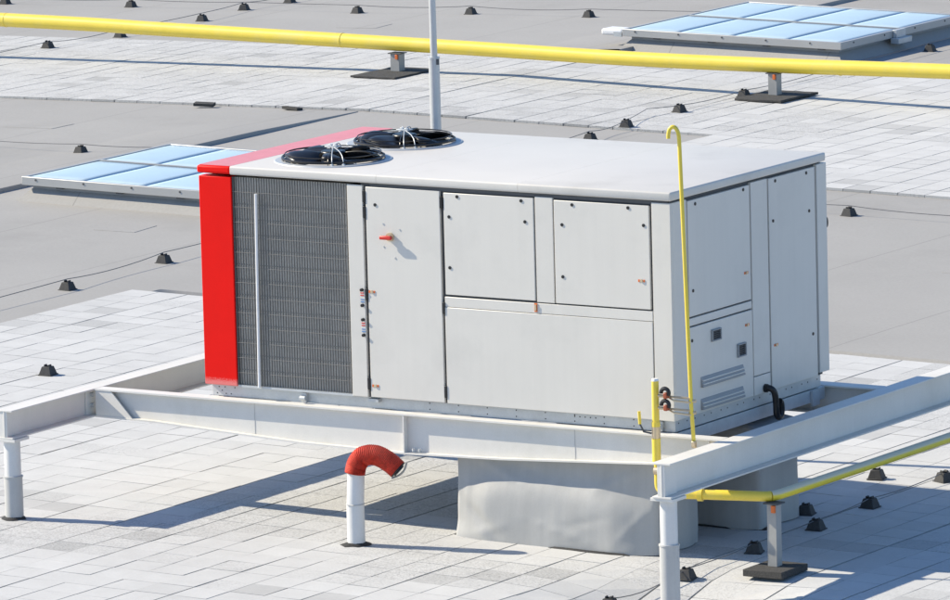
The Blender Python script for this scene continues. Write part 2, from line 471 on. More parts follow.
# base rail
b = MB(); b.box(.03, 4.548, .062, 2.49, -.098, .0015); base = b.build('base_rail', M['galv'], unit, .004)
for (x, z) in [(.10, -.02), (.16, -.02), (.26, -.02), (.13, -.05), (.08, -.075), (.17, -.075), (.22, -.075)] + [(2.2+i*.28, -.018) for i in range(9)] + [(2.2+i*.28, -.07) for i in range(9)] + [(3.6+i*.05, -.03) for i in range(5)]:
    b = MB(); b.tube([(x, .0605, z), (x, .0625, z)], .006, 6); b.build('bolt_hole', M['black'], base)
for i in range(18):
    y = .12+i*.135+.02*math.sin(i*3)
    b = MB(); b.tube([(4.5475, y, -.03), (4.5495, y, -.03)], .007, 6); b.build('bolt_hole', M['black'], base)
for (x, y) in ((.97, .05), (4.42, .045)):
    b = MB(); b.cbox((x, y, -.05), (.05, .03, .085)); b.tube([(x-.028, y-.026, -.055), (x+.028, y-.026, -.055)], .021, 10)
    b.build('lifting_lug', M['galv'], base, .004)
b = MB(); b.box(1.62, 1.72, .02, .061, -.04, -.012); b.build('drip_edge', M['galv'], base)

# small fittings
def knob(parent, p, ax='y', m=M['black'], r=.014):
    q = MB(); d = .005
    if ax == 'y': q.tube([(p[0], -d, p[1]), (p[0], .002, p[1])], r, 10)
    else: q.tube([(L_-.002, p[0], p[1]), (L_+d, p[0], p[1])], r, 10)
    return q.build('latch', m, parent)
for p in ((2.476, 1.564), (2.558, 1.735), (3.174, 1.734), (3.207, 1.563), (2.472, 1.141)): knob(p1, p)
for p in ((3.659, 1.727), (3.56, 1.558), (3.557, 1.13), (4.187, 1.731), (4.330, 1.595)): knob(p2, p)
for p in ((1.756, 1.625),): knob(door, p)
for p in ((.401, 1.731), (1.187, 1.742), (.34, 1.027)): knob(e1, p, 'x')
for p in ((.307, .621),): knob(e2, p, 'x')
for p in ((1.72, 1.745), (2.246, 1.742), (1.674, 1.417), (2.285, 1.418), (2.315, .375)): knob(e3, p, 'x')
def lock(parent, p, ax='y'):
    q = MB()
    if ax == 'y': q.tube([(p[0], -.009, p[1]), (p[0], .002, p[1])], .013, 8)
    else: q.tube([(L_-.002, p[0], p[1]), (L_+.011, p[0], p[1])], .013, 8)
    k = q.build('lock', M['brass'], parent)
    for s in (-1, 1):
        q = MB()
        if ax == 'y': q.cbox((p[0]+s*.024, -.001, p[1]), (.014, .006, .02))
        else: q.cbox((L_+.001, p[0]+s*.024, p[1]), (.006, .014, .02))
        q.build('lock_tab', M['orange'], k)
lock(p2, (4.30, 1.141)); lock(e1, (1.209, 1.05), 'x'); lock(e2, (1.209, .617), 'x'); lock(e3, (1.685, .378), 'x')
lock(door, (1.702, .894)); lock(door, (1.712, .104))
b = MB(); b.cbox((3.291, 0, .86), (.026, .006, .072)); k = b.build('lock_plate', M['orange'], low)
b = MB(); b.cbox((3.291, -.006, .86), (.016, .006, .05)); b.build('lock', M['brass'], k)
# isolator switch on the cabinet door
b = MB(); b.tube([(1.90, -.022, 1.365), (1.90, .002, 1.365)], .036, 14); b.tube([(1.90, -.036, 1.365), (1.90, -.020, 1.365)], .02, 12)
sw = b.build('isolator_switch', M['brass'], door)
b = MB(); b.cbox((1.880, -.047, 1.362), (.115, .024, .032)); b.build('switch_lever', M['redplastic'], sw, .008)
for p in ((1.83, 1.47), (1.99, 1.43), (1.83, 1.28), (1.94, 1.19)): 
    b = MB(); b.tube([(p[0], -.004, p[1]), (p[0], .002, p[1])], .008, 8); b.build('rivet', M['galv'], door)
# hinges in the door joints
for (x, zs) in ((1.648, (1.69, 1.56, .87, .12)), (2.402, (1.68, .80, .10))):
    for z in zs:
        b = MB(); b.box(x-.012, x+.012, -.006, .034, z-.05, z+.05); b.build('hinge', M['black'], door, .003)
# gauge labels on the narrow post
for i, (z, m, n) in enumerate([(.905, 'black', 'gauge_cap'), (.868, 'redplastic', 'sticker'), (.815, 'blue', 'sticker'), (.775, 'black', 'gauge_cap'), (.655, 'black', 'gauge_cap'), (.615, 'redplastic', 'sticker'), (.565, 'blue', 'sticker'), (.525, 'black', 'gauge_cap')]):
    b = MB()
    if m == 'black': b.tube([(1.606+i*.001, -.02, z), (1.606+i*.001, .0025, z)], .014, 8)
    else:
        for dz in (-.010, .010): b.cbox((1.603+i*.001, .001, z+dz), (.036, .004, .008))
    b.build(n, M[m], unit)
# vents on the end
for (y0, y1, z0, z1) in ((.615, .765, .566, .664), (1.035, 1.170, .370, .482)):
    b = MB(); f = .012
    b.box(L_-.002, L_+.018, y0, y1, z1-f, z1); b.box(L_-.002, L_+.018, y0, y1, z0, z0+f)
    b.box(L_-.002, L_+.018, y0, y0+f, z0+f, z1-f); b.box(L_-.002, L_+.018, y1-f, y1, z0+f, z1-f)
    v = b.build('air_vent', M['vent'], e2, .003)
    b = MB(); b.box(L_-.004, L_+.002, y0+f, y1-f, z0+f, z1-f); b.build('vent_opening', M['black'], v)
    b = MB()
    for k in range(5):
        z = z0+f+(k+.5)*(z1-z0-2*f)/5
        b.box(L_+.002, L_+.012, y0+f, y1-f, z-.003, z+.003)
    b.build('vent_slat', M['gapdark'], v)
for (y0, y1, z0, z1) in ((.435, 1.130, .212, .302), (.430, 1.122, .028, .122)):
    b = MB()
    b.prism([(L_-.004, z1), (L_+.002, z1), (L_+.024, z0+.012), (L_+.024, z0+.004), (L_-.004, z0+.002)], 'y', y0, y1)
    bm_ = b.build('louvre', M['vent'], e2, .003)
    b = MB()
    for k in range(2):
        z = z0+.03+k*.028; b.prism([(L_+.006, z), (L_+.028-k*.008, z-.004), (L_+.028-k*.008, z+.004), (L_+.006, z+.008)], 'y', y0+.01, y1-.01)
    b.build('louvre_blade', P, bm_)
# drain trap
pts = [(L_-.004, 1.49, .045), (L_+.05, 1.49, .045), (L_+.075, 1.51, .01), (L_+.078, 1.53, -.08), (L_+.078, 1.535, -.165), (L_+.078, 1.565, -.205), (L_+.078, 1.605, -.195), (L_+.078, 1.622, -.15), (L_+.078, 1.612, -.09), (L_+.078, 1.59, -.075)]
b = MB(); b.tube(smooth_path(pts, 5), .027, 12); b.tube([(L_-.001, 1.49, .045), (L_+.022, 1.49, .045)], .036, 12); b.build('drain_trap', M['black'], unit)
b = MB(); b.tube(smooth_path([(4.56, 2.5735, 1.34), (4.58, 2.592, 1.31), (4.58, 2.592, 1.25), (4.56, 2.5735, 1.23)], 4), .007, 6); b.build('lifting_handle', M['black'], unit)

# two condenser fans
def fan(cx, cy, a0):
    f = bpy.data.objects.new('condenser_fan', None); link(f, unit); f.location = (cx, cy, 1.8766)
    q = MB(); q.lathe([(.425, .003), (.43, .012), (.492, .010), (.502, .001)], seg=44); q.build('fan_ring', M['galv'], f)
    q = MB(); q.lathe([(.428, .011), (.42, -.02), (.415, -.064)], seg=44); q.lathe([(.415, -.062), (.02, -.062)], seg=44); q.build('fan_shroud', M['black'], f)
    for k in range(5):                                   # broad swept blades standing up out of the ring
        q = MB(); t0 = a0+k*2*math.pi/5; rows = []
        for ir in range(8):
            r = .10+ir*.044; w_ = .74+.022*ir
            row = []
            for it in range(9):
                u = it/8
                th = t0+(u-.5)*w_+.35*(r-.1)
                z = .048-(u-.5)*.105*(.72+.28*ir/7)-.020*(2*u-1)**2+.016*(1-(r-.25)**2/.03)-.030*max(0, (r-.33)/.08)**2
                row.append(q.bm.verts.new((r*math.cos(th), r*math.sin(th), z)))
            rows.append(row)
        for a_ in range(7):
            for c_ in range(8):
                fc = q.bm.faces.new((rows[a_][c_], rows[a_+1][c_], rows[a_+1][c_+1], rows[a_][c_+1])); fc.smooth = True
        o = q.build('fan_blade', M['blackgloss'], f)
        so = o.modifiers.new('thick', 'SOLIDIFY'); so.thickness = .012
    q = MB(); q.tube([(0, 0, -.06), (0, 0, .080)], .105, 20); q.build('motor_hub', M['blackgloss'], f, .012)
    prof = [(.438, .008), (.428, .042), (.390, .074), (.30, .094), (.20, .101), (.05, .103)]
    q = MB()
    for (r, z, w) in ((.428, .030, .012), (.404, .066, .005)):
        q.tube([(r*math.cos(2*math.pi*k/40), r*math.sin(2*math.pi*k/40), z) for k in range(41)], w, 6, False)
    for k in range(4):
        t = 2*math.pi*(k+.3)/4
        q.tube([(r*math.cos(t), r*math.sin(t), z) for r, z in prof], .0036, 5)
    q.build('fan_guard', M['blackgloss'], f)
    q = MB()
    for t in (-1.02, -.80, 2.0, 2.2):
        q.tube([(r*math.cos(t), r*math.sin(t), z+.008) for r, z in prof], .0048, 6)
        q.cbox((.445*math.cos(t), .445*math.sin(t), .012), (.022, .022, .02))
    q.cbox((0, 0, .114), (.12, .08, .010)); q.cbox((.03, -.01, .124), (.035, .03, .010)); q.cbox((-.035, .02, .123), (.03, .025, .010))
    q.build('motor_bracket', M['galv'], f, .003)
fan(.935, .645, .35); fan(.930, 1.770, .9)

# ------------------------------------------------------------------ steel frame the unit stands on
frame = thing('steel_support_frame', 'white painted steel beam frame with tapered front beam carrying the air conditioning unit', 'steel frame', (2, 1, -.1))
frame.location = (0, 0, 0)
ST = M['steel']; ZT = -.1
def ibeam_y(x0, x1, y0, y1, zb):
    xc = (x0+x1)/2; q = MB()
    q.box(x0, x1, y0, y1, ZT-.014, ZT); q.box(x0, x1, y0, y1, zb, zb+.014); q.box(xc-.006, xc+.006, y0+.002, y1-.002, zb+.0145, ZT-.0145)
    return q.build('beam', ST, frame, .002)
lb = ibeam_y(-1.27, -1.10, -1.27, 4.8, -.345)
rb = ibeam_y(5.05, 5.22, -1.175, 5.2, -.385)
# tapered front beam
prof = [(-1.094, -.345), (-.5, -.352), (0, -.378), (1.0, -.425), (2.0205, -.440)]
prof2 = [(2.021, -.441), (2.95, -.420), (4.4, -.352), (5.04, -.325)]
q = MB()
q.box(-1.094, 5.044, -.07, .056, ZT-.014, ZT)
for pr in (prof, prof2):
    for (xa, za), (xb, zb) in zip(pr[:-1], pr[1:]):
        q.prism([(xa, za), (xb, zb), (xb, zb+.014), (xa, za+.014)], 'y', -.07, .056)
        q.prism([(xa, za+.0145), (xb, zb+.0145), (xb, ZT-.0145), (xa, ZT-.0145)], 'y', -.013, -.001)
fb = q.build('beam', ST, frame)
q = MB(); q.box(2.010, 2.022, -.068, -.0135, -.446, ZT-.0145); q.build('stiffener', ST, fb)
q = MB(); q.prism([(-1.092, ZT-.016), (-.93, ZT-.016), (-.72, -.335), (-1.092, -.335)], 'y', -.064, -.052); q.build('gusset', ST, fb)
q = MB(); q.box(.50, .504, -.0155, -.0132, -.386, ZT-.016); q.build('weld_seam', M['greysleeve'], fb)
q = MB(); q.box(3.64, 3.644, -.0155, -.0132, -.372, ZT-.016); q.build('weld_seam', M['greysleeve'], fb)
# back beam and inner cross beams
q = MB(); q.box(-1.094, 5.044, 2.552, 2.722, ZT-.014, ZT); q.box(-1.094, 5.044, 2.552, 2.722, -.345, -.331); q.box(-1.094, 5.044, 2.631, 2.643, -.3305, ZT-.0145); q.build('beam', ST, frame, .002)
q = MB(); q.box(4.44, 4.552, .104, 2.549, -.212, ZT-.006); q.build('cross_beam', M['galv'], frame, .002)
q = MB(); q.box(.06, .17, .104, 2.549, -.30, ZT-.006); q.build('cross_beam', M['galv'], frame, .002)
q = MB(); q.box(4.553, 4.575, 2.30, 2.42, -.24, ZT-.01); q.build('bracket', M['galv'], frame)
# end stubs and plates
def stub(x0, x1, y0, y1, zb, name='end_plate'):
    q = MB(); q.box(x0, x1, y0, y1, zb+.0145, ZT-.0145); return q.build(name, ST, frame, .002)
stub(-1.245, -1.160, -1.262, -1.06, -.345); stub(5.095, 5.162, -1.168, -.98, -.385)
q = MB()
for z in (-.16, -.25):
    q.tube([(-1.178, -.03, z), (-1.135, -.03, z)], .020, 6)
q.build('bolt', M['galv'], lb)
q = MB(); q.box(-1.178, -1.160, -.10, .06, -.33, ZT-.016); q.build('splice_plate', ST, lb, .002)
for (xx, zz_) in ((2.10, -.40), (2.16, -.40)):
    q = MB(); q.tube([(xx, -.05, zz_-.012), (xx, -.05, zz_+.012)], .013, 6); q.build('bolt', M['galv'], fb)
q = MB(); q.box(4.93, 4.935, -.066, -.0135, -.315, ZT-.0145); q.build('stiffener', ST, fb)
def post(x, y, zt, r=.070, r2=.078, split=.42):
    gz0 = gz(x)-dip(x, y); zb = gz0-.03
    q = MB(); q.tube([(x, y, zb), (x, y, zt-.026)], r, 28)
    p = q.build('post', M['pvc'], frame)
    q = MB(); q.box(x-.105, x+.105, y-.105, y+.105, zt-.026, zt-.001); q.build('cap_plate', ST, p, .002)
    q = MB(); h = zb+(zt-zb)*split; q.tube([(x, y, zb), (x, y, h)], r2, 28); q.tube([(x, y, h), (x, y, h+.012)], r2+.006, 28); q.build('post_sleeve', M['greysleeve'], p)
    q = MB()
    rnd = random.Random(int(x*100)); n = 16
    top = []; bot = []
    for k in range(n):
        t = 2*math.pi*k/n; rr = r2*rnd.uniform(1.12, 1.7)
        bot.append(q.bm.verts.new((x+rr*math.cos(t), y+rr*math.sin(t), gz0+.003))); top.append(q.bm.verts.new((x+r2*.98*math.cos(t), y+r2*.98*math.sin(t), gz0+.022)))
    for k in range(n):
        q.bm.faces.new((bot[k], bot[(k+1) % n], top[(k+1) % n], top[k]))
    q.build('base_seal', M['rubber'], p)
post(-1.185, -1.165, -.345, split=.53); post(5.130, -1.06, -.385, .070, .080, .60)
post(-1.185, 4.65, -.345); post(5.130, 5.05, -.385)

# ------------------------------------------------------------------ wrapped duct curbs under the unit
def curb(name, label, x0, x1, yf, yb, bulge, seed):
    rnd = random.Random(seed)
    q = MB(); ztop = -.215
    zb_ = gz((x0+x1)/2)-.01
    zs = [ztop, -.34]+[-.34+(zb_+.34)*k/20 for k in range(1, 21)]
    per = []
    nx, ny = 48, 14
    for i in range(nx): per.append(('f', i/nx))
    for i in range(ny): per.append(('r', i/ny))
    for i in range(nx): per.append(('b', i/nx))
    for i in range(ny): per.append(('l', i/ny))
    creases = [(t0_, d0_, t1_, d1_, a_*1.35, w_*.55) for (t0_, d0_, t1_, d1_, a_, w_) in [(.03, .02, .42, .42, .016, .020), (.10, 0, .55, .30, -.010, .018), (.97, .05, .66, .40, .013, .018), (.99, .45, .80, .95, .010, .020), (.02, .55, .26, 1.0, -.020, .035), (.06, .98, .30, .80, .010, .02), (.50, .05, .53, .95, .003, .008), (.58, .02, .60, .9, -.004, .008), (.70, .1, .69, .95, .003, .008), (.34, .70, .75, .96, .008, .02), (.80, .62, .50, .82, -.008, .02), (.06, 0, .07, 1, .006, .010), (.93, 0, .92, 1, .007, .010)]]
    rings = []
    for z in zs:
        d = max(0.0, min(1.0, (-z-.36)/.74))           # 0 at the top edge, 1 on the roof
        ring = []
        for side, t in per:
            if side == 'f': x, y, nx_, ny_ = x0+(x1-x0)*t, yf, 0, -1
            elif side == 'r': x, y, nx_, ny_ = x1, yf+(yb-yf)*t, 1, 0
            elif side == 'b': x, y, nx_, ny_ = x1-(x1-x0)*t, yb, 0, 1
            else: x, y, nx_, ny_ = x0, yb-(yb-yf)*t, -1, 0
            o = 0.0
            if side == 'f':
                belly = min(1, max(0, (t-.01)/.16))**.7*min(1, max(0, (.97-t)/.17))**.7
                edge = .34+.16*(t-.40)**2*4
                o = bulge*(.35*d+.65*belly*(1/(1+math.exp(-(d-edge)*15))))*(.55+.45*min(1, belly+.35*d))
                for (ta, da, tb, db, amp, wd) in creases:
                    vx, vy = tb-ta, (db-da)*.45
                    px_, py_ = t-ta, (d-da)*.45
                    ln = vx*vx+vy*vy; h = min(1, max(0, (px_*vx+py_*vy)/ln))
                    dist = math.hypot(px_-h*vx, py_-h*vy)
                    o += amp*math.exp(-(dist/wd)**2)*math.sin(math.pi*min(1, max(.08, h)))
                if t < .10: o += .05*max(0, d-.82)*5*(1-t/.10)
            else:
                o = .018*math.sin(t*7+seed)*d+.02*d*math.sin(math.pi*t)
            o += .010*noise.noise(Vector((x*3, y*3, z*4+seed)))
            if side == 'r' and t < .12: o += .01*d
            ring.append(q.bm.verts.new((x+nx_*o, y+ny_*o, z)))
        rings.append(ring)
    n = len(per)
    for i in range(len(rings)-1):
        for k in range(n):
            f = q.bm.faces.new((rings[i][k], rings[i][(k+1) % n], rings[i+1][(k+1) % n], rings[i+1][k])); f.smooth = True
    q.bm.faces.new(rings[0])
    o = q.build(name, M['fabric'])
    o.data.set_sharp_from_angle(angle=R(80))
    tag(o, label, 'duct curb', 'wrapped duct curbs under the unit')
    o.data.update()
    s = o.modifiers.new('sub', 'SUBSURF'); s.levels = 1; s.render_levels = 1
    # flattened rubber seal where the wrap meets the roof
    def seal(x, y, ln, wd, ang):                   # ragged lap of bitumen where the wrap meets the roof
        q = MB(); n = 18; top = []; bot = []
        for k in range(n):
            t = 2*math.pi*k/n; rr = rnd.uniform(.75, 1.15)
            u, v = math.cos(t)*ln*rr, math.sin(t)*wd*rr
            X, Y = x+u*math.cos(ang)-v*math.sin(ang), y+u*math.sin(ang)+v*math.cos(ang)
            bot.append(q.bm.verts.new((X, Y, gz(X)+.001))); top.append(q.bm.verts.new((x+(X-x)*.85, y+(Y-y)*.85, gz(X)+rnd.uniform(.008, .018))))
        q.bm.faces.new(top)
        for k in range(n): q.bm.faces.new((bot[k], bot[(k+1) % n], top[(k+1) % n], top[k]))
        q.build('edge_seal', M['rubber'], o)
    seal(x0+(x1-x0)*.70, yf-bulge+.012, .42, .045, .02); seal(x1+.02, yf+.10, .05, .12, 0); seal(x0+.03, yf-.01, .06, .04, .6)
    return o
curb('duct_curb', 'front grey fabric wrapped duct curb, directly below the tapered front beam', 2.46, 4.38, .050, .70, .125, 3)
curb('duct_curb', 'rear grey wrapped duct curb standing in shade behind the front one', 2.62, 4.57, 1.36, 2.04, .05, 8)

# ------------------------------------------------------------------ white standpipe with red hose
stand = thing('standpipe', 'white standpipe with red corrugated hose bent over its top, below the front beam', 'pipe', (1.96, -.74, gz(1.96)))
x, y, z0 = 0, 0, 0
b = MB(); b.tube([(0, 0, -.02), (0, 0, .34)], .074, 24); b.tube([(0, 0, .338), (.012, .01, .66)], [.072, .070], 24); b.build('pipe', M['pvc'], stand)
b = MB(); b.tube([(0, 0, .34), (0, 0, .348)], .0765, 24); b.tube([(-.03, -.072, .343), (.03, -.076, .343)], .006, 6); b.build('pipe_strap', M['greysleeve'], stand)
hp = smooth_path([(.006, .0, .600), (.018, .005, .665), (.065, .02, .735), (.150, .04, .758), (.225, .06, .740), (.298, .08, .695), (.358, .10, .640)], 30)
rad = [(.083+.0035*math.sin(i*math.pi*2/4.0))*(1+.03*noise.noise(Vector((i*.06, 2, 1)))) for i in range(len(hp))]
b = MB(); b.tube(hp, rad, 22, False); 
o = b.build('corrugated_hose', M['hose'], stand, recalc=True)
e, e0 = hp[-1], hp[-3]; d = (e-e0).normalized()
b = MB(); b.tube([e-d*.012, e+d*.008], .078, 20); b.tube([e+d*.006, e+d*.020], .055, 20); b.build('hose_mouth', M['black'], stand)
b = MB(); nrm = Vector((d.z, 0, -d.x))
b.tube(smooth_path([e+nrm*(-.11)+d*.02, e+nrm*(-.04)+d*.045, e+nrm*.03+d*.04, e+nrm*.10+d*.01], 4), .009, 8); b.build('hose_strap', M['concrete'], stand)
b = MB(); rnd = random.Random(5); n = 14; A = []; B_ = []
for k in range(n):
    t = 2*math.pi*k/n; rr = .082*rnd.uniform(1.0, 1.75)
    A.append(b.bm.verts.new((rr*math.cos(t), rr*math.sin(t), .003))); B_.append(b.bm.verts.new((.073*math.cos(t), .073*math.sin(t), .026)))
for k in range(n): b.bm.faces.new((A[k], A[(k+1) % n], B_[(k+1) % n], B_[k]))
b.build('base_seal', M['rubber'], stand)

# ------------------------------------------------------------------ gas riser and pipe run at the front right corner
gas = thing('gas_pipe', 'yellow gas riser with brass valves and a bent run leading off along the right beam', 'gas pipe', (4.57, -.28, -.53))
gas.location = (0, 0, 0)
Y_ = M['yellow']; rx, ry = 4.570, -.28
b = MB(); b.tube([(rx, ry, .015), (rx, ry, .385)], .030, 16); b.tube([(rx, ry, .01), (rx, ry, .05)], .036, 16); riser = b.build('riser', Y_, gas)
b = MB(); b.tube([(rx, ry, .383), (rx, ry, .402)], [.031, .024], 16); b.build('cap', M['white'], riser)
b = MB(); b.tube([(rx, ry, -.085), (rx, ry, .012)], .035, 12); b.build('union', M['brass'], riser)
b = MB(); b.tube([(rx, ry, -.275), (rx, ry, -.086)], .036, 16); b.build('lower_riser', Y_, gas)
b = MB(); b.tube([(rx-.03, ry-.02, -.045), (rx-.085, ry-.05, -.03), (rx-.12, ry-.05, .03)], .008, 8); lv = b.build('valve_lever', M['gapdark'], gas)
b = MB(); b.tube([(rx-.12, ry-.05, .03), (rx-.125, ry-.05, .135)], .013, 8); b.build('lever_grip', Y_, lv)
b = MB(); b.tube(bend([(rx, ry, -.27), (rx, ry, -.525), (4.82, -.285, -.522)], .07, 6), .023, 14); b.build('elbow', Y_, gas)
b = MB(); b.tube([(rx-.012, ry-.01, -.35), (rx+.03, ry-.01, -.35)], .034, 10); b.build('clamp', M['brass'], gas)
bp_ = bend([(4.79, -.29, -.522), (5.53, -.10, -.522), (5.545, 1.4, -.528), (5.555, 5.4, -.535)], .10, 6)
b = MB(); b.tube(bp_[:5], .042, 18); run = b.build('pipe_run', Y_, gas)
b = MB(); b.tube(bp_[4:], .0418, 18); b.build('sloping_run', M['greytop'], gas)['label'] = 'yellow pipe run with a grey top'
b = MB(); b.tube([(4.935, -.255, -.522), (4.975, -.245, -.522)], .056, 16); b.tube([(4.955, -.25, -.455), (4.955, -.25, -.40)], .012, 8); b.build('pipe_clamp', Y_, run)
# brass branches with valve wheels
for z in (.265, .165):
    b = MB(); b.tube([(rx+.02, ry, z), (rx+.125, ry+.02, z-.004)], .013, 10); b.tube([(rx+.11, ry+.016, z-.004), (rx+.29, ry+.075, z-.018)], .009, 8)
    b.tube([(rx+.12, ry+.015, z-.012), (rx+.17, ry+.0, z-.03), (rx+.29, ry+.07, z-.052)], .008, 8)
    br = b.build('branch_pipe', M['brass'], gas)
    b = MB()
    for k in range(9):
        pass
    arc = [(rx+.098+.036*math.cos(R(a)), ry-.012, z+.028+.036*math.sin(R(a))) for a in range(-30, 191, 20)]
    b.tube(arc, .017, 8); b.build('valve_wheel', M['black'], br)
    b = MB(); b.cbox((rx+.108, ry-.01, z+.008), (.035, .05, .05)); b.build('valve_body', M['copper'], br, .008)

vent = thing('vent_pipe', 'thin yellow vent pipe with a hooked top rising past the unit corner', 'vent pipe', (4.874, -.2, -.15))
vent.location = (0, 0, 0)
hook = [(4.874, -.2, -.135), (4.856, -.2, .195), (4.797, -.2, 2.31), (4.793, -.205, 2.39), (4.775, -.215, 2.435), (4.752, -.225, 2.445), (4.730, -.235, 2.425), (4.721, -.24, 2.385), (4.720, -.24, 2.352)]
path = [Vector(hook[0]), Vector(hook[1])] + smooth_path(hook[2:], 4)
b = MB(); b.tube(path, .0165, 12); b.build('pipe', Y_, vent)
b = MB(); b.tube([(4.875, -.2, -.155), (4.874, -.2, -.10)], .022, 10); b.cbox((4.885, -.222, -.12), (.03, .03, .045)); b.build('end_valve', M['brass'], vent, .004)
b = MB()
for z in (.225, .130): b.tube([(4.835, -.2, z), (4.895, -.19, z)], .014, 8)
b.build('fitting', M['brass'], vent)

# ------------------------------------------------------------------ pipe supports
def pipe_support(name, label, x, y, ztop, w, pad, mp, group, ph=.055, two=True):
    t = thing(name, label, 'pipe support', (x, y, gz(x)), group)
    h = ztop-gz(x)
    q = MB(); a = w/2; s = .006
    q.box(-a, a, -a, -a+s, ph, h); q.box(a-s, a, -a+s+.0005, a, ph, h); q.box(-a, -a+s, -a+s+.0005, a, ph, h); q.box(-a+s+.0005, a-s-.0005, a-s, a-.0005, ph, h)
    q.build('post', mp, t, .002)
    q = MB(); q.box(-a-.025, a+.025, -a-.02, a+.02, h+.0005, h+.012); top = q.build('saddle', M['gapdark'], t)
    q = MB(); q.cbox((a*.55, -a-.012, h-.035), (.035, .024, .06)); q.build('strap_bolt', M['orange'], t, .004)
    q = MB()
    (px0, px1, py0, py1) = pad
    if group is None:
        q.box(px0, px1, py0, py1, .004, ph-.0005)
    else:
        rr = random.Random(int(abs(x)*10)); e = []
        for (xa, ya, xb, yb) in ((px0, py0, px1, py0), (px1, py0, px1, py1), (px1, py1, px0, py1), (px0, py1, px0, py0)):
            for k in range(8):
                u = k/8; e.append((xa+(xb-xa)*u+rr.uniform(-.018, .018), ya+(yb-ya)*u+rr.uniform(-.018, .018)))
        q.prism(e, 'z', .004, ph-.0005)
    q.build('base_pad', M['crumb'], t, .006)
    return t
pipe_support('pipe_support', 'grey steel post on a thick rubber block under the bend of the near yellow pipe', 5.545, -.10, -.578, .085, (-.17, .19, -.23, .20), M['concrete'], None, .062)
pipe_support('pipe_support', 'short steel post beneath the far yellow pipe, beside the tall mast on its left', -13.90, 24.80, -.640, .13, (-.30, .36, -.62, .36), M['concrete'], 'supports of the far yellow pipe', .03)
pipe_support('pipe_support', 'short steel post beneath the far yellow pipe, in front of the big skylight', -8.37, 24.62, -.632, .12, (-.30, .36, -.48, .40), M['concrete'], 'supports of the far yellow pipe', .035)

# far gas main
fp = [(-30, 25.0, -.47), (-20.1, 24.9, -.465), (-17.57, 24.88, -.485), (-15.09, 24.85, -.51), (-12.75, 24.8, -.53), (-10.38, 24.68, -.545), (-8.14, 24.61, -.53), (-5.96, 24.58, -.50), (2, 24.5, -.42)]
main = thing('gas_main', 'long thick yellow gas pipe crossing the whole roof behind the unit', 'gas pipe', (0, 0, 0))
b = MB(); b.tube(smooth_path(fp, 6), .092, 24); b.build('pipe', Y_, main)
b = MB()
for p, q_ in (((-14.75, 24.843, -.512), (-14.735, 24.843, -.512)), ((-20.0, 24.899, -.466), (-19.985, 24.899, -.466)), ((-7.45, 24.60, -.523), (-7.435, 24.60, -.523))):
    b.tube([p, q_], .0955, 24)
b.build('weld_band', Y_, main)

# mast
mast = thing('mast', 'tall thin grey metal mast rising behind the unit out of the picture', 'mast', (.235, 3.38, gz(.235)))
g0 = 2.39-gz(.235)
b = MB(); b.tube([(0, 0, -.01), (-.008, 0, g0)], .048, 20); b.build('lower_tube', M['mast'], mast)
b = MB(); b.tube([(-.008, 0, g0), (-.03, 0, g0+3.2)], [.031, .024], 18); b.build('upper_tube', M['mast'], mast)
b = MB(); b.tube([(-.008, 0, g0-.008), (-.008, 0, g0+.010)], .051, 20); k = b.build('collar', M['mast'], mast)
b = MB(); b.cbox((.043, -.02, g0-.03), (.016, .02, .05)); b.build('clamp_screw', M['gapdark'], k)
b = MB(); b.box(-.16, .16, -.16, .16, .003, .02); b.build('foot_plate', M['mast'], mast)

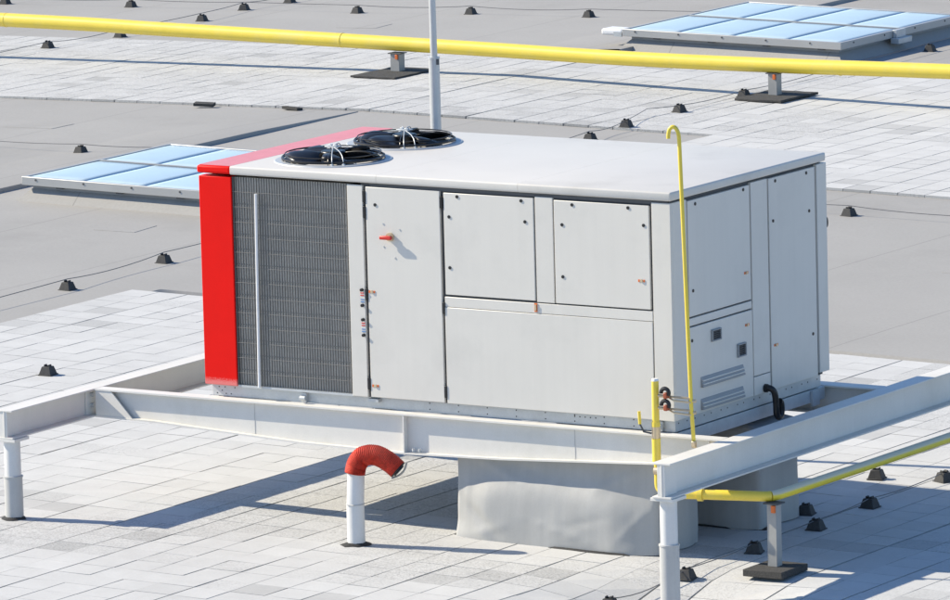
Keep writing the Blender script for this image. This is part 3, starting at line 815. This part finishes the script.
# ------------------------------------------------------------------ skylights
def skylight(label, x0, y0, nx, ny, pw, pd, top):
    W = nx*pw; D = ny*pd
    t = thing('skylight', label, 'skylight', (x0, y0, gz(x0+W/2)), 'flat roof skylights with pale blue panes')
    sl = math.atan(.016)
    t.rotation_euler = (0, sl, 0); t.location = (x0, y0, gz(x0)+.0)
    q = MB(); i = .09
    q.box(i, W-i, i, D-i, -.12, top-.0955); cb = q.build('upstand', M['curb'], t)
    q = MB()                                     # membrane flashing sloping off the upstand
    a = [q.bm.verts.new(v) for v in ((i-.004, i-.004, .10), (W-i+.004, i-.004, .10), (W-i+.004, D-i+.004, .10), (i-.004, D-i+.004, .10))]
    c = [q.bm.verts.new(v) for v in ((-.06, -.07, -.042), (W+.06, -.07, -.042), (W+.06, D+.07, -.042), (-.06, D+.07, -.042))]
    for k in range(4): q.bm.faces.new((a[k], c[k], c[(k+1) % 4], a[(k+1) % 4]))
    q.build('flashing', M['membrane'], t)
    q = MB(); w = .05
    q.box(0, W, 0, w, top-.095, top); q.box(0, W, D-w, D, top-.07, top); q.box(0, w, w+.0005, D-w-.0005, top-.095, top); q.box(W-w, W, w+.0005, D-w-.0005, top-.095, top)
    fr = q.build('frame', M['alu'], t, .006)
    q = MB()
    for k in range(1, ny): q.box(w+.0005, W-w-.0005, k*pd-.016, k*pd+.016, top-.05, top+.004)
    q.build('glazing_bar', M['curb'], t, .003)
    for i_ in range(nx):
        for j in range(ny):
            xa, xb = max(i_*pw, w)+.004, min((i_+1)*pw, W-w)-.004
            ya, yb = (w if j == 0 else j*pd+.022)+.003, (D-w if j == ny-1 else (j+1)*pd-.022)-.003
            q = MB(); n = 8; gg = []
            for a_ in range(n+1):
                row = []
                for c_ in range(n+1):
                    u, v = a_/n, c_/n
                    z = top-.010+.020*(4*u*(1-u))**.8*(4*v*(1-v))**.35
                    row.append(q.bm.verts.new((xa+(xb-xa)*u, ya+(yb-ya)*v, z)))
                gg.append(row)
            for a_ in range(n):
                for c_ in range(n):
                    f = q.bm.faces.new((gg[a_][c_], gg[a_+1][c_], gg[a_+1][c_+1], gg[a_][c_+1])); f.smooth = True
            o = q.build('pane', M['glass'], t)
            s_ = o.modifiers.new('thick', 'SOLIDIFY'); s_.thickness = .006; s_.offset = -1
    q = MB()
    for k in range(5):
        x = W*(k+.3)/5; q.tube([(x, -.006, top-.03), (x, .001, top-.03)], .012, 8)
    for k in range(4):
        y = D*(k+.4)/4; q.tube([(W-.001, y, top-.03), (W+.006, y, top-.03)], .012, 8)
    q.build('screw', M['gapdark'], fr)
    for k in range(4):
        q = MB(); x = W*(k+.62)/4; q.box(x-.04, x+.04, .01, .085, top-.11, top-.0955); q.build('hinge', M['gapdark'], fr)
    return t
skylight('pale blue domed skylight half hidden behind the red corner of the unit', -11.76, 13.72, 4, 2, .80, 1.45, .238)
s2 = skylight('large pale blue eight pane skylight at the top right, beyond the far yellow pipe', -12.48, 27.93, 4, 2, .80, 1.63, .240)
b = MB(); b.box(-.33, -.012, .02, .30, .14, .225); b.build('opener_box', M['white'], s2, .03, 4)
b = MB(); b.box(-.13, -.011, .0, .0195, .135, .195); b.build('opener_plate', M['galv'], s2)
b = MB(); b.box(3.203, 3.32, 1.30, 1.66, .08, .15); b.box(3.203, 3.26, 1.36, 1.60, .1505, .25); b.build('opener_bracket', M['galv'], s2, .004)

# ------------------------------------------------------------------ lightning conductor blocks
def block_proto():
    t = bpy.data.objects.new('ballast_block', None); link(t)
    q = MB(); a, c, h = .067, .043, .080
    lo = [q.bm.verts.new(v) for v in ((-a, -a, 0), (a, -a, 0), (a, a, 0), (-a, a, 0))]
    hi = [q.bm.verts.new(v) for v in ((-c, -c, h), (c, -c, h), (c, c, h), (-c, c, h))]
    q.bm.faces.new(lo[::-1]); q.bm.faces.new(hi)
    for k in range(4): q.bm.faces.new((lo[k], lo[(k+1) % 4], hi[(k+1) % 4], hi[k]))
    q.box(-.074, .074, -.074, .074, -.002, .008); q.build('body', M['block'], t, .005)
    q = MB()
    q.prism([(-.030, .0805), (.030, .0805), (.030, .098), (.018, .098), (.014, .086), (-.014, .086), (-.018, .098), (-.030, .098)], 'y', -.022, .022)
    q.build('cable_clip', M['block'], t, .003)
    return t
proto = block_proto(); first = True
def block(x, y, label, rz=0, s=1.0):
    global first
    if first: t = proto; first = False
    else:
        t = proto.copy(); COL.objects.link(t)
        for ch in proto.children:
            c = ch.copy(); COL.objects.link(c); c.parent = t
    t.location = (x, y, gz(x) + (-.03 if not_paved(x, y) else .002-dip(x, y))); t.rotation_euler = (0, 0, rz); t.scale = (s, s, s)
    tag(t, label, 'ballast block', 'black ballast blocks holding the lightning cable')
    return t
def not_paved(x, y):
    if -7.0 < x < 12 and y < 9.45: return False
    if 18.44 < y < 27.2 and (x > -7.6 or y > 21.4): return False
    return True
BL = [
 (-4.97, 4.65, 'black block alone on the near pavers, above the left beam', .1),
 (-7.78, 8.95, 'black block on the grey membrane at far left, left of two on the same cable', 0),
 (-7.89, 10.84, 'black block on the grey membrane just left of the red corner panel', .05),
 (-13.43, 17.22, 'black block on bare membrane above the left skylight', 1.5),
 (-20.25, 26.16, 'black block on the far pavers, below the yellow pipe at far left', 0),
 (-22.25, 30.97, 'black block behind the far yellow pipe, second from the left edge in the back row', 1.6),
 (-20.15, 29.64, 'black block just above the far yellow pipe, on the cable that slopes up left', .1),
 (-20.35, 30.97, 'black block where two cables cross beyond the far yellow pipe', .2),
 (-20.24, 31.95, 'black block cut by the top edge of the picture, left of the mast', 0),
 (-24.38, 30.93, 'black block in the top left corner of the picture', 1.6),
 (-20.16, 27.70, 'black block mostly hidden behind the far yellow pipe', 0),
 (-18.49, 30.97, 'black block in the back row, left of the mast', 1.5),
 (-16.80, 31.19, 'black block in the back row, right of the mast', 1.6),
 (-14.94, 31.20, 'black block in the back row, left of the big skylight', 1.5),
 (-8.58, 20.61, 'black block half hidden behind the back edge of the unit roof', 0),
 (-8.67, 21.59, 'black block at the near edge of the far pavers, above the unit roof', .1),
 (-8.76, 22.99, 'black block on the far pavers, above the hook of the vent pipe', -.1),
 (-8.73, 24.49, 'black block beside the rubber mat of the right far pipe support', 0),
 (-8.86, 29.51, 'black block in the shade of the big skylight, on its right', .1),
 (-3.13, 16.93, 'black block alone on the membrane right of the unit', 1.5),
 (4.35, 3.80, 'dark grey block lit by the sun under the sloping yellow pipe run', .2),
 (4.91, 2.65, 'black block on the shaded pavers below the sloping yellow pipe run', 0),
 (4.97, 1.61, 'black block on shaded pavers, second right of the near pipe support', .1),
 (4.99, 0.54, 'black block on the pavers just behind the near pipe support', .3),
 (4.93, -.46, 'black block on the pavers close to the right side of the front right post', .1),
 (4.92, 3.96, 'black block cut by the right edge of the picture', 1.2),
 (4.58, 2.14, 'black block tucked against the right side of the rear duct curb', .2),
 (4.72, -1.32, 'black block at the bottom edge of the picture, left of the front right post', .2),
]
for i, (x, y, lab, rz) in enumerate(BL):
    block(x, y, lab, rz)
# conductors
def cable(label, pts, sag=.03):
    P3 = []
    for i in range(len(pts)-1):
        (xa, ya), (xb, yb) = pts[i][:2], pts[i+1][:2]
        n = 8
        for k in range(n):
            t = k/n; x = xa+(xb-xa)*t; y = ya+(yb-ya)*t
            w = .02*math.sin(t*math.pi)*math.sin(i*2.3+1)
            P3.append((x+w, y+w, gz(x)-dip(x, y)*(1 if x > 2 else 0)-.012+.092-sag*4*t*(1-t)*(.6+.5*math.sin(i*1.7))))
    x, y = pts[-1][:2]; P3.append((x, y, gz(x)+.075))
    q = MB(); q.tube(P3, .0042, 6)
    return tag(q.build('lightning_cable', M['cable']), label, 'cable', 'lightning cables over the roof')
cable('thin lightning cable across the grey membrane left of the red corner', [(-7.75, 3.5), (-7.78, 8.95), (-7.89, 10.84), (-7.95, 13.2), (-8.2, 18.0)])
cable('thin lightning cable from behind the unit roof past the right far pipe support', [(-8.5, 18.8), (-8.58, 20.61), (-8.67, 21.59), (-8.95, 22.55), (-8.76, 22.99), (-8.73, 24.49), (-8.8, 27), (-8.86, 29.51), (-8.9, 33)])
cable('thin lightning cable under the left end of the far yellow pipe', [(-20.3, 22.5), (-20.25, 26.16), (-20.16, 27.7), (-20.15, 29.64), (-20.35, 30.97), (-20.24, 31.95), (-20.2, 36)])
cable('thin lightning cable along the back row of blocks', [(-28, 30.9), (-24.38, 30.93), (-22.25, 30.97), (-20.35, 30.97), (-18.49, 30.97), (-16.8, 31.19), (-14.94, 31.2), (-12.7, 31.3)])
cable('thin lightning cable on the membrane above the left skylight', [(-19, 17.6), (-16, 17.6), (-13.43, 17.22), (-12.2, 17.25)])
cable('thin lightning cable on the membrane right of the unit', [(-5.2, 16.9), (-3.13, 16.93), (-1.2, 17.0), (3, 17.1)])
cable('thin lightning cable over the shaded pavers at lower right', [(4.72, -1.32), (4.93, -.46), (4.99, .54), (4.97, 1.61), (4.91, 2.65), (4.92, 3.96), (4.9, 6)])

# loose slabs at the edge of the far paving
def slab(x, y, z, rz, rx, label, m):
    q = MB(); q.box(-.13, .13, -.05, .05, -.018, .018)
    o = q.build('loose_paver', m, None, .004); o.location = (x, y, z); o.rotation_euler = (rx, .03, rz)
    return tag(o, label, 'paver', 'loose pavers at the far paving edge')
slab(-14.48, 21.33, gz(-14.5)+.012, .25, .12, 'loose dark paver lying along the edge of the far paving, above the left skylight', M['crumb'])
slab(-13.22, 21.36, gz(-13.2)-.005, -.2, -.1, 'small loose paver at the far paving edge, near the end of the dark ridge strip', M['crumb'])

# ------------------------------------------------------------------ light, sky, camera
W = bpy.data.worlds.new('World'); S.world = W; W.use_nodes = True
nt = W.node_tree; bg = nt.nodes['Background']
sky = nt.nodes.new('ShaderNodeTexSky'); sky.sky_type = 'NISHITA'; sky.sun_disc = False
sd = Vector((1, .265, -.74)).normalized()
el = math.asin(-sd.z); az = math.atan2(-sd.x, -sd.y)
sky.sun_elevation = el; sky.sun_rotation = az % (2*math.pi)
sky.air_density = 1.0; sky.dust_density = .2; sky.ozone_density = 6.5
nt.links.new(sky.outputs['Color'], bg.inputs['Color']); bg.inputs['Strength'].default_value = .112
sun = bpy.data.lights.new('Sun', 'SUN'); sun.energy = 4.4; sun.angle = R(.53); sun.color = (1, .90, .72)
so = bpy.data.objects.new('Sun', sun); COL.objects.link(so)
so.rotation_euler = sd.to_track_quat('-Z', 'Y').to_euler(); so.location = (-20, -10, 20)

yaw, pitch, roll = -.5601, -.1557, -.026
cp = Vector((32.2104, -47.0486, 9.604))
d = Vector((math.sin(yaw)*math.cos(pitch), math.cos(yaw)*math.cos(pitch), math.sin(pitch)))
r0 = Vector((math.cos(yaw), -math.sin(yaw), 0)); u0 = r0.cross(d)
r_ = math.cos(roll)*r0+math.sin(roll)*u0; u_ = -math.sin(roll)*r0+math.cos(roll)*u0
cam = bpy.data.cameras.new('Camera'); co = bpy.data.objects.new('Camera', cam); COL.objects.link(co)
Mx = Matrix((r_, u_, -d)).transposed().to_4x4(); Mx.translation = cp
co.matrix_world = Mx
cam.sensor_width = 36; cam.lens = 36*6849.2/950; cam.clip_start = 1; cam.clip_end = 2000
S.camera = co
S.view_settings.view_transform = 'Standard'; S.view_settings.look = 'None'
S.view_settings.exposure = 0.71; S.view_settings.gamma = 1.0; S.view_settings.use_curve_mapping = False
S.render.resolution_x = 1024; S.render.resolution_y = 647
